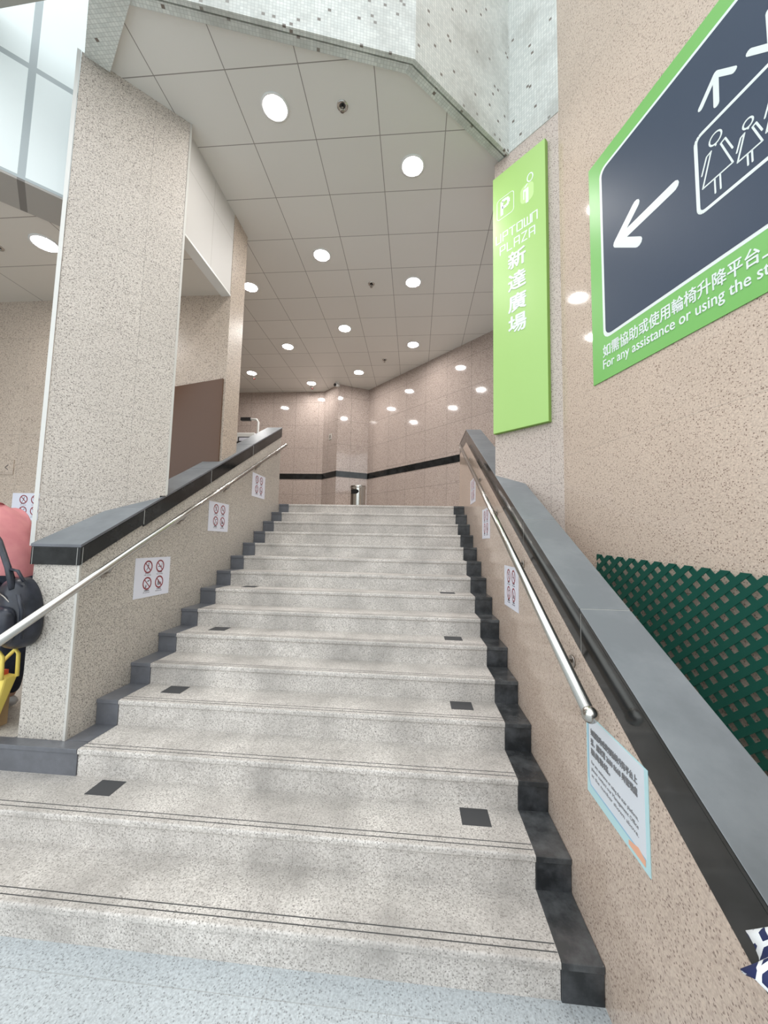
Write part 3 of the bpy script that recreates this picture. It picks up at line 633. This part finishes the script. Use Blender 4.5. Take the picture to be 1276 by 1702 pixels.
# ------------------------------------------------------------------ green lattice leaning on the big wall
la = empty('lattice_screen', (0, 0, 0), 0, 'dark green plastic diamond lattice screen against the right granite wall', 'lattice')
la.matrix_world = frame(BIG, -74) @ Matrix.Translation((0.40, -0.035, 1.742)) @ Matrix.Rotation(R(3.6), 4, 'Y')
def clip(poly, ax, val, keep_less):
    out = []
    for i in range(len(poly)):
        a, b_ = poly[i], poly[(i + 1) % len(poly)]
        ia = (a[ax] <= val) == keep_less; ib = (b_[ax] <= val) == keep_less
        if ia: out.append(a)
        if ia != ib:
            t = (val - a[ax]) / (b_[ax] - a[ax]); out.append((a[0] + t * (b_[0] - a[0]), a[1] + t * (b_[1] - a[1])))
    return out
pitch = 0.0935; wsl = 0.032; LW, LH = 1.9, 1.5
for sgn, yy, nm in ((1, 0.0, 0), (-1, -0.005, 1)):
    k = MB()
    for i in range(-20, 45):
        x0 = i * pitch + 0.02
        hw = wsl / 2 * math.sqrt(2)
        poly = [(x0 - hw - sgn * .1, 0.1), (x0 + hw - sgn * .1, 0.1), (x0 + hw + sgn * LH, -LH), (x0 - hw + sgn * LH, -LH)]
        for ax, v_, kl in ((0, 0.0, False), (0, LW, True), (1, 0.005, True), (1, -LH, False)):
            if len(poly) >= 3: poly = clip(poly, ax, v_, kl)
        if len(poly) >= 3: k.plate(poly, yy, 0.005)
    kid_(k, 'slat_layer', 'lattice', la)

# ------------------------------------------------------------------ litter bin
lb = empty('litter_bin', (-1.838, 6.36, LAND), 0, 'round stainless steel litter bin standing at the top of the stairs', 'litter bin')
k = MB(); k.lathe([(0.0001, 0.01), (0.158, 0.01), (0.160, 0.03), (0.160, 0.60)], n=48); kid_(k, 'bin_body', 'steel', lb)
k = MB(); k.lathe([(0.163, 0.545), (0.166, 0.55), (0.166, 0.60), (0.158, 0.607), (0.13, 0.600), (0.0001, 0.598)], n=48); kid_(k, 'ash_tray', 'steel', lb)
k = MB()
cxs = []
for i in range(13):
    a = R(-150 + i * 6.2); t = i / 12; hh = 0.055 * math.sqrt(max(0.02, 1 - max(0, (t - 0.6) / 0.4) ** 2)); cxs.append((0.1615 * math.cos(a), 0.1615 * math.sin(a), hh))
vs = []; 
for x, y, hh in cxs: vs += [(x, y, 0.47 - hh), (x, y, 0.47 + hh * 0.8)]
k.add(vs, [[2 * i, 2 * i + 2, 2 * i + 3, 2 * i + 1] for i in range(12)]); kid_(k, 'bin_opening', 'dark_hole', lb)
k = MB(); k.lathe([(0.165, 0.0), (0.165, 0.02), (0.158, 0.022)], n=48); kid_(k, 'base_ring', 'black_plastic', lb)

# wall plates
k = MB(); k.box(-0.055, 0.055, -0.012, -0.0005, -0.075, 0.075)
r_ = empty('switch_plate', (-2.82, 7.818, 4.50), math.atan2(7.605 - 8.06, -2.598 + 3.072), 'small grey switch plate on the narrow face of the back pier', 'switch')
kid_(k, 'cover_plate', 'trim_metal', r_); k = MB(); k.box(-0.02, 0.02, -0.016, -0.012, -0.04, 0.04); kid_(k, 'switch_rocker', 'steel_dark', r_)
k = MB(); k.box(-0.09, 0.09, -0.012, -0.0005, -0.09, 0.09)
r_ = empty('switch_plate', (-5.60, 2.53, 2.62), 0, 'small square switch plate on the passage wall left of the column', 'switch')
kid_(k, 'cover_plate', 'passage', r_); k = MB(); k.stroke([(0.02, 0.03), (-0.02, 0.0), (0.02, -0.03)], 0.008, -0.012, 0.001); kid_(k, 'arrow_mark', 'black_ink', r_)

# ------------------------------------------------------------------ wheelchair platform lift at the landing, left
ml = empty('platform_lift', (-3.66, 4.72, LAND), 0, 'white wheelchair platform lift with folding arm behind the left parapet', 'platform lift')
k = MB(); k.box(-0.30, 0.20, 0.0, 0.35, 0.0, 1.30); kid_(k, 'lift_body', 'white_metal', ml).modifiers.new('b', 'BEVEL').width = 0.015
k = MB(); k.box(-0.10, 0.15, -0.012, -0.001, 1.13, 1.22); kid_(k, 'label_frame', 'black_plastic', ml)
k = MB(); k.box(-0.08, 0.13, -0.014, -0.012, 1.145, 1.205); kid_(k, 'label_plate', 'paper', ml)
k = MB(); k.box(-0.22, 0.12, -0.25, -0.001, 1.04, 1.07); k.box(-0.05, 0.05, -0.25, -0.001, 0.98, 1.04); kid_(k, 'arm_rest', 'black_plastic', ml)
k = MB(); k.tube([(0.23, 0.05, 0.0), (0.23, 0.05, 1.50), (0.20, 0.05, 1.55), (0.06, 0.05, 1.56)], 0.020, 12); kid_(k, 'safety_arm', 'white_metal', ml)
k = MB(); k.box(-0.09, 0.09, 0.02, 0.08, 1.53, 1.585); kid_(k, 'arm_grip', 'black_plastic', ml)

# ------------------------------------------------------------------ bag, box
bx = tag(MB_box := None, '', '') if False else None
k = MB(); k.box(-4.0, -3.455, 0.80, 0.88, FL, FL + 0.24); o = k.build('cardboard_box', 'card'); tag(o, 'brown cardboard box on the passage floor under the yellow bag', 'box')
yb_ = empty('tote_bag', (-3.50, 0.80, FL), 0, 'yellow tote bag standing beside the left parapet end', 'tote bag')
k = MB()
k.hexa([(-3.72, 0.735, FL), (-3.43, 0.735, FL), (-3.43, 0.775, FL), (-3.72, 0.775, FL), (-3.78, 0.71, 0.88), (-3.315, 0.71, 0.84), (-3.315, 0.80, 0.84), (-3.78, 0.80, 0.88)])
kid(k, 'bag_body', 'yellow', yb_, bevel=0.012)
for yy, dx in ((0.70, 0), (0.785, 0.02)):
    k = MB(); k.tube([(-3.50 + dx, yy, 0.83), (-3.44 + dx, yy, 0.93), (-3.36 + dx, yy, 1.01), (-3.335 + dx, yy, 0.98), (-3.33 + dx, yy, 0.83)], 0.012, 8); kid(k, 'handle', 'yellow', yb_)
k = MB(); k.box(-3.62, -3.37, 0.705, 0.78, 0.82, 0.875); kid(k, 'red_packet', plain('red_packet', (0.75, 0.12, 0.06), 0.5), yb_)['label'] = 'red packet print at the mouth of the bag'

# ------------------------------------------------------------------ people
def skin_mesh(name, nodes, edges, mat, parent, subdiv=2, loc=None):
    names = list(nodes); me = bpy.data.meshes.new(name)
    me.from_pydata([nodes[n][0] for n in names], [(names.index(a), names.index(b)) for a, b in edges], [])
    o = bpy.data.objects.new(name, me); COL.objects.link(o)
    o.modifiers.new('skin', 'SKIN')
    sv = me.skin_vertices[0].data
    for i, n in enumerate(names):
        r_ = nodes[n][1]; sv[i].radius = r_ if isinstance(r_, tuple) else (r_, r_); sv[i].use_root = (i == 0)
    sb = o.modifiers.new('sub', 'SUBSURF'); sb.levels = subdiv; sb.render_levels = subdiv
    dg = bpy.context.evaluated_depsgraph_get(); dg.update()
    m2 = bpy.data.meshes.new_from_object(o.evaluated_get(dg)); bpy.data.objects.remove(o)
    for p in m2.polygons: p.use_smooth = True
    m2.materials.clear(); m2.materials.append(M[mat])
    o = bpy.data.objects.new(name, m2); COL.objects.link(o); o.parent = parent
    return o
def hand(nodes, edges, side, wrist, palm, fwd, out):
    w = Vector(wrist); f = Vector(fwd).normalized(); u = Vector(out).normalized()
    p = w + f * 0.045; nodes[side + 'palm'] = (tuple(p), (0.036, 0.018)); edges.append((palm, side + 'palm'))
    for i, (o_, L) in enumerate(((-0.027, 0.060), (-0.009, 0.072), (0.009, 0.068), (0.026, 0.052))):
        a = p + f * 0.04 + u * o_; b_ = a + f * L * 0.55 - Vector((0, 0, 0.006)); c_ = b_ + f * L * 0.4 - Vector((0, 0, 0.016))
        for j, q in enumerate((a, b_, c_)): nodes['%sf%d%d' % (side, i, j)] = (tuple(q), 0.0095 - 0.001 * j)
        edges += [(side + 'palm', '%sf%d0' % (side, i)), ('%sf%d0' % (side, i), '%sf%d1' % (side, i)), ('%sf%d1' % (side, i), '%sf%d2' % (side, i))]
    a = p - u * 0.036 - f * 0.01; b_ = a - u * 0.018 + f * 0.03
    nodes[side + 't0'] = (tuple(a), 0.012); nodes[side + 't1'] = (tuple(b_), 0.010); edges += [(side + 'palm', side + 't0'), (side + 't0', side + 't1')]
def person(origin, rz, h, label, pose, cloth_):
    s = h / 1.7
    r_ = empty('person', origin, rz, label, 'person')
    lean = pose.get('lean', 0.0)
    def T(x, y, z):     # lean forward above the hips
        if z > 0.92: dz = z - 0.92; y = y + math.sin(lean) * dz; z = 0.92 + math.cos(lean) * dz
        return (x * s, y * s, z * s)
    n = {}; e_ = []
    n['pelvis'] = (T(0, 0, 0.95), (0.15 * s, 0.11 * s)); n['waist'] = (T(0, 0, 1.10), (0.125 * s, 0.095 * s)); n['chest'] = (T(0, 0, 1.30), (0.155 * s, 0.11 * s))
    n['neckb'] = (T(0, 0, 1.43), (0.075 * s, 0.07 * s)); n['neck'] = (T(0, 0.01, 1.48), 0.052 * s); n['jaw'] = (T(0, 0.03, 1.545), (0.062 * s, 0.070 * s)); n['brow'] = (T(0, 0.015, 1.60), (0.074 * s, 0.092 * s)); n['crown'] = (T(0, 0.005, 1.65), (0.060 * s, 0.075 * s))
    e_ += [('pelvis', 'waist'), ('waist', 'chest'), ('chest', 'neckb'), ('neckb', 'neck'), ('neck', 'jaw'), ('jaw', 'brow'), ('brow', 'crown')]
    for sd, k_ in (('L', -1), ('R', 1)):
        n[sd + 'hip'] = (T(k_ * 0.09, 0, 0.86), 0.085 * s); kn = pose.get(sd + 'knee', (k_ * 0.10, 0.01, 0.48)); an_ = pose.get(sd + 'ankle', (k_ * 0.10, -0.01, 0.09))
        n[sd + 'knee'] = (T(*kn), 0.058 * s); n[sd + 'calf'] = (T((kn[0] + an_[0]) / 2, (kn[1] + an_[1]) / 2 - 0.015, (kn[2] + an_[2]) / 2 + 0.05), 0.055 * s)
        n[sd + 'ankle'] = (T(*an_), 0.036 * s); n[sd + 'foot'] = (T(an_[0], an_[1] + 0.12, 0.035), (0.042 * s, 0.030 * s)); n[sd + 'toe'] = (T(an_[0], an_[1] + 0.18, 0.03), (0.038 * s, 0.024 * s))
        e_ += [('pelvis', sd + 'hip'), (sd + 'hip', sd + 'knee'), (sd + 'knee', sd + 'calf'), (sd + 'calf', sd + 'ankle'), (sd + 'ankle', sd + 'foot'), (sd + 'foot', sd + 'toe')]
        el = pose[sd + 'elbow']; wr = pose[sd + 'wrist']
        n[sd + 'sh'] = (T(k_ * 0.17, 0, 1.385), 0.055 * s); n[sd + 'el'] = (T(*el), 0.040 * s); n[sd + 'wr'] = (T(*wr), 0.027 * s)
        e_ += [('chest', sd + 'sh'), (sd + 'sh', sd + 'el'), (sd + 'el', sd + 'wr')]
        f = Vector(n[sd + 'wr'][0]) - Vector(n[sd + 'el'][0]); hand(n, e_, sd, n[sd + 'wr'][0], sd + 'wr', f, Vector((k_, 0.3, 0)))
    skin_mesh('body', n, e_, 'skin', r_)
    # face
    hc = Vector(T(0, 0.015, 1.59))
    fc = Matrix.Translation(hc) @ Matrix.Rotation(-lean * 0.7, 4, 'X')
    def fk(mb, name, mat): mb.v = [tuple(fc @ (Vector(p) * s)) for p in mb.v]; return mb.build(name, mat, r_)
    for k_ in (-1, 1):
        mb = MB(); mb.ball((k_ * 0.030, 0.086, 0.002), 0.011, 12); fk(mb, 'eye', 'sign_white'); mb = MB(); mb.ball((k_ * 0.030, 0.094, 0.002), 0.0055, 10); fk(mb, 'iris', 'black_ink')
        mb = MB(); mb.ball((k_ * 0.078, 0.0, -0.01), 0.024, 12, sc=(0.4, 0.8, 1.3)); fk(mb, 'ear', 'skin')
        mb = MB(); mb.tube([(k_ * 0.016, 0.092, 0.024), (k_ * 0.032, 0.092, 0.030), (k_ * 0.046, 0.084, 0.025)], 0.003, 6); fk(mb, 'eyebrow', 'hair')
    mb = MB(); mb.tube([(0, 0.088, 0.01), (0, 0.104, -0.018), (0, 0.098, -0.026)], [0.007, 0.012, 0.009], 10); fk(mb, 'nose', 'skin')
    mb = MB(); mb.ball((0, 0.088, -0.050), 0.02, 12, sc=(1.1, 0.35, 0.35)); fk(mb, 'mouth', 'lip')
    # hair
    mb = MB(); vs = []; nn = 24
    for i in range(13):
        t = math.pi * 0.5 * i / 12 * 1.5
        for j in range(nn):
            a = 2 * math.pi * j / nn; front = max(0, math.sin(a)); tt = t * (1 - 0.48 * front)
            vs.append((0.092 * math.sin(tt) * math.cos(a), 0.108 * math.sin(tt) * math.sin(a) - 0.008, 0.022 + 0.098 * math.cos(tt) - (0.05 * max(0, -math.sin(a)) if i > 9 else 0)))
    mb.add(vs, [[i * nn + j, i * nn + (j + 1) % nn, (i + 1) * nn + (j + 1) % nn, (i + 1) * nn + j] for i in range(12) for j in range(nn)], 0, True); fk(mb, 'hair', 'hair')
    # clothes
    def sub(keys, grow, extra=None):
        d_ = {k: (n[k][0], tuple((x + grow) for x in (n[k][1] if isinstance(n[k][1], tuple) else (n[k][1],) * 2))) for k in keys}
        if extra: d_.update(extra)
        return d_
    top = ['chest', 'waist', 'pelvis', 'neckb', 'Lsh', 'Rsh', 'Lel', 'Rel'] + (['Lwr', 'Rwr'] if cloth_['long'] else [])
    te = [e for e in e_ if e[0] in top and e[1] in top]
    hem = {'hem': (T(0, 0, 0.80), (0.20 * s, 0.165 * s))}
    if cloth_['kind'] == 'jacket':
        d_ = sub(top, 0.034); d_['waist'] = (d_['waist'][0], (0.20 * s, 0.17 * s)); d_['pelvis'] = (d_['pelvis'][0], (0.205 * s, 0.165 * s)); d_['chest'] = (d_['chest'][0], (0.215 * s, 0.175 * s)); d_['Lsh'] = (d_['Lsh'][0], (0.085 * s,) * 2); d_['Rsh'] = (d_['Rsh'][0], (0.085 * s,) * 2); d_['neckb'] = (d_['neckb'][0], (0.115 * s, 0.11 * s)); d_.update(hem); skin_mesh('jacket', d_, te + [('pelvis', 'hem')], cloth_['top'], r_)
        leg = ['pelvis'] + [a + b for a in 'LR' for b in ('hip', 'knee', 'calf', 'ankle')]
        skin_mesh('trousers', sub(leg, 0.018), [e for e in e_ if e[0] in leg and e[1] in leg], cloth_['legs'], r_)
    else:
        top = ['chest', 'waist', 'pelvis', 'neckb', 'Lsh', 'Rsh']; te = [e for e in e_ if e[0] in top and e[1] in top]
        skin_mesh('dress', sub(top, 0.016), te, cloth_['top'], r_)
        mb = MB(); pr = []
        nn = 60; vs = []
        for i in range(9):
            z = 1.02 - 0.56 * i / 8
            for j in range(nn):
                a = 2 * math.pi * j / nn; rad = 0.16 + 0.10 * i / 8 + 0.012 * i / 8 * math.sin(a * 10)
                vs.append((rad * s * math.cos(a), rad * 0.78 * s * math.sin(a), z * s))
        mb.add(vs, [[i * nn + j, i * nn + (j + 1) % nn, (i + 1) * nn + (j + 1) % nn, (i + 1) * nn + j] for i in range(8) for j in range(nn)], 0, True); mb.build('skirt', cloth_['top'], r_)
        for sd in 'LR':          # ruffled short sleeves, two tiers
            a0 = Vector(n[sd + 'sh'][0]); a1 = Vector(n[sd + 'el'][0]); dd = (a1 - a0); ax = dd.normalized(); u = ax.cross(Vector((0, 1, 0))).normalized(); w_ = ax.cross(u)
            for t0, t1, r0, r1, nm in ((-0.12, 0.62, 0.062, 0.085, 0), (0.50, 0.98, 0.060, 0.105, 1)):
                mb = MB(); vs = []; nn = 72
                for i in range(8):
                    t = t0 + (t1 - t0) * i / 7; g_ = i / 7
                    for j in range(nn):
                        a = 2 * math.pi * j / nn; rad = (r0 + (r1 - r0) * g_) * s * (1 + 0.17 * g_ * math.sin(a * 7 + nm * 2))
                        vs.append(tuple(a0 + dd * (t + 0.05 * g_ * math.sin(a * 7)) + (u * math.cos(a) + w_ * math.sin(a)) * rad))
                mb.add(vs, [[i * nn + j, i * nn + (j + 1) % nn, (i + 1) * nn + (j + 1) % nn, (i + 1) * nn + j] for i in range(7) for j in range(nn)], 0, True)
                o = mb.build('sleeve', cloth_['top'], r_); sm = o.modifiers.new('s', 'SOLIDIFY'); sm.thickness = 0.003
    for sd in 'LR':
        mb = MB(); a = n[sd + 'ankle'][0]; mb.ball((a[0], a[1] + 0.075 * s, 0.05 * s), 0.06 * s, 16, sc=(0.85, 2.2, 0.85)); mb.build('shoe', cloth_['shoe'], r_)
    return r_
# person in pink: stands in the passage mouth, turned away to the left
pp = person((-3.70, 0.985, FL), R(92), 1.88, 'person in a pink jacket and dark trousers leaning away beside the left parapet',
       {'lean': 0.42, 'Lelbow': (-0.23, 0.12, 1.14), 'Lwrist': (-0.18, 0.36, 1.10), 'Relbow': (0.19, 0.14, 1.14), 'Rwrist': (0.16, 0.36, 1.10)},
       {'kind': 'jacket', 'long': True, 'top': 'pink', 'legs': 'trousers', 'shoe': 'shoe'})
person((0.262, -1.07, 0.0), R(8), 1.66, 'person in a navy and white printed dress with ruffled sleeves at right edge',
       {'lean': 0.0, 'Lelbow': (-0.255, 0.05, 1.13), 'Lwrist': (-0.20, 0.16, 0.95), 'Relbow': (0.25, 0.0, 1.12), 'Rwrist': (0.24, 0.10, 0.90)},
       {'kind': 'dress', 'long': False, 'top': 'print', 'shoe': 'black_plastic'})
# backpack hanging low on the back of the person in pink
bp_ = empty('backpack', (-3.22, 0.66, 1.12), R(-25), 'small black backpack with silver zips hanging behind the pink jacket', 'backpack')
def blob(mb, c, sx, sy, sz, n=20, p=2.6):
    for i in range(n // 2 + 1):
        pass
    vs = []
    sg_ = lambda v, q: math.copysign(abs(v) ** q, v)
    for i in range(n // 2 + 1):
        ph = -math.pi / 2 + math.pi * i / (n // 2)
        for j in range(n):
            th = 2 * math.pi * j / n; q = 2 / p
            vs.append((c[0] + sx * sg_(math.cos(ph), q) * sg_(math.cos(th), q), c[1] + sy * sg_(math.cos(ph), q) * sg_(math.sin(th), q), c[2] + sz * sg_(math.sin(ph), q)))
    mb.add(vs, [[i * n + j, i * n + (j + 1) % n, (i + 1) * n + (j + 1) % n, (i + 1) * n + j] for i in range(n // 2) for j in range(n)], 0, True)
k = MB(); blob(k, (-0.04, 0.02, 0.16), 0.20, 0.11, 0.23, 28, 3); k.v = [(x * (1.0 if z < 0.12 else 1.0 - 1.7 * (z - 0.12)) - 0.06 * max(0, z - 0.12), y, z) for x, y, z in k.v]; kid_(k, 'pack_body', 'pack', bp_)
k = MB(); blob(k, (0.045, -0.085, 0.10), 0.13, 0.05, 0.12, 24, 3.2); pk = kid_(k, 'front_pocket', 'pack', bp_)
k = MB(); k.tube([(-0.06, -0.125, 0.15), (-0.03, -0.135, 0.19), (0.02, -0.135, 0.205), (0.08, -0.130, 0.20), (0.14, -0.105, 0.15)], 0.004, 6); kid_(k, 'zip', 'steel', pk)
k = MB(); k.tube([(-0.04, -0.140, 0.17), (-0.06, -0.150, 0.12), (-0.075, -0.145, 0.09)], 0.005, 6); k.tube([(0.06, -0.140, 0.19), (0.07, -0.150, 0.13), (0.055, -0.150, 0.07)], 0.005, 6); kid_(k, 'zip_pull', 'steel', pk)
k = MB(); k.tube([(-0.10, -0.09, 0.28), (-0.03, -0.10, 0.31), (0.05, -0.085, 0.28), (0.11, -0.04, 0.20)], 0.004, 6); kid_(k, 'zip', 'steel_dark', bp_)
k = MB(); k.tube([(0.16, -0.05, 0.30), (0.175, -0.03, 0.20), (0.17, -0.02, 0.02)], 0.012, 8); kid_(k, 'side_strap', 'pack', bp_)
k = MB(); k.tube([(-0.04, -0.02, 0.38), (0.0, -0.05, 0.45), (0.05, -0.03, 0.44), (0.07, 0.0, 0.37)], 0.010, 8); kid_(k, 'grab_handle', 'pack', bp_)
k = MB(); bi = (Matrix.Translation((-3.22, 0.66, 1.12)) @ Matrix.Rotation(R(-25), 4, 'Z')).inverted()
k.tube([tuple(bi @ Vector(p)) for p in ((-3.20, 0.60, 1.44), (-3.27, 0.62, 1.58), (-3.40, 0.66, 1.75), (-3.60, 0.70, 1.92), (-3.80, 0.78, 2.02))], 0.019, 8); kid_(k, 'shoulder_strap', 'pack', bp_)
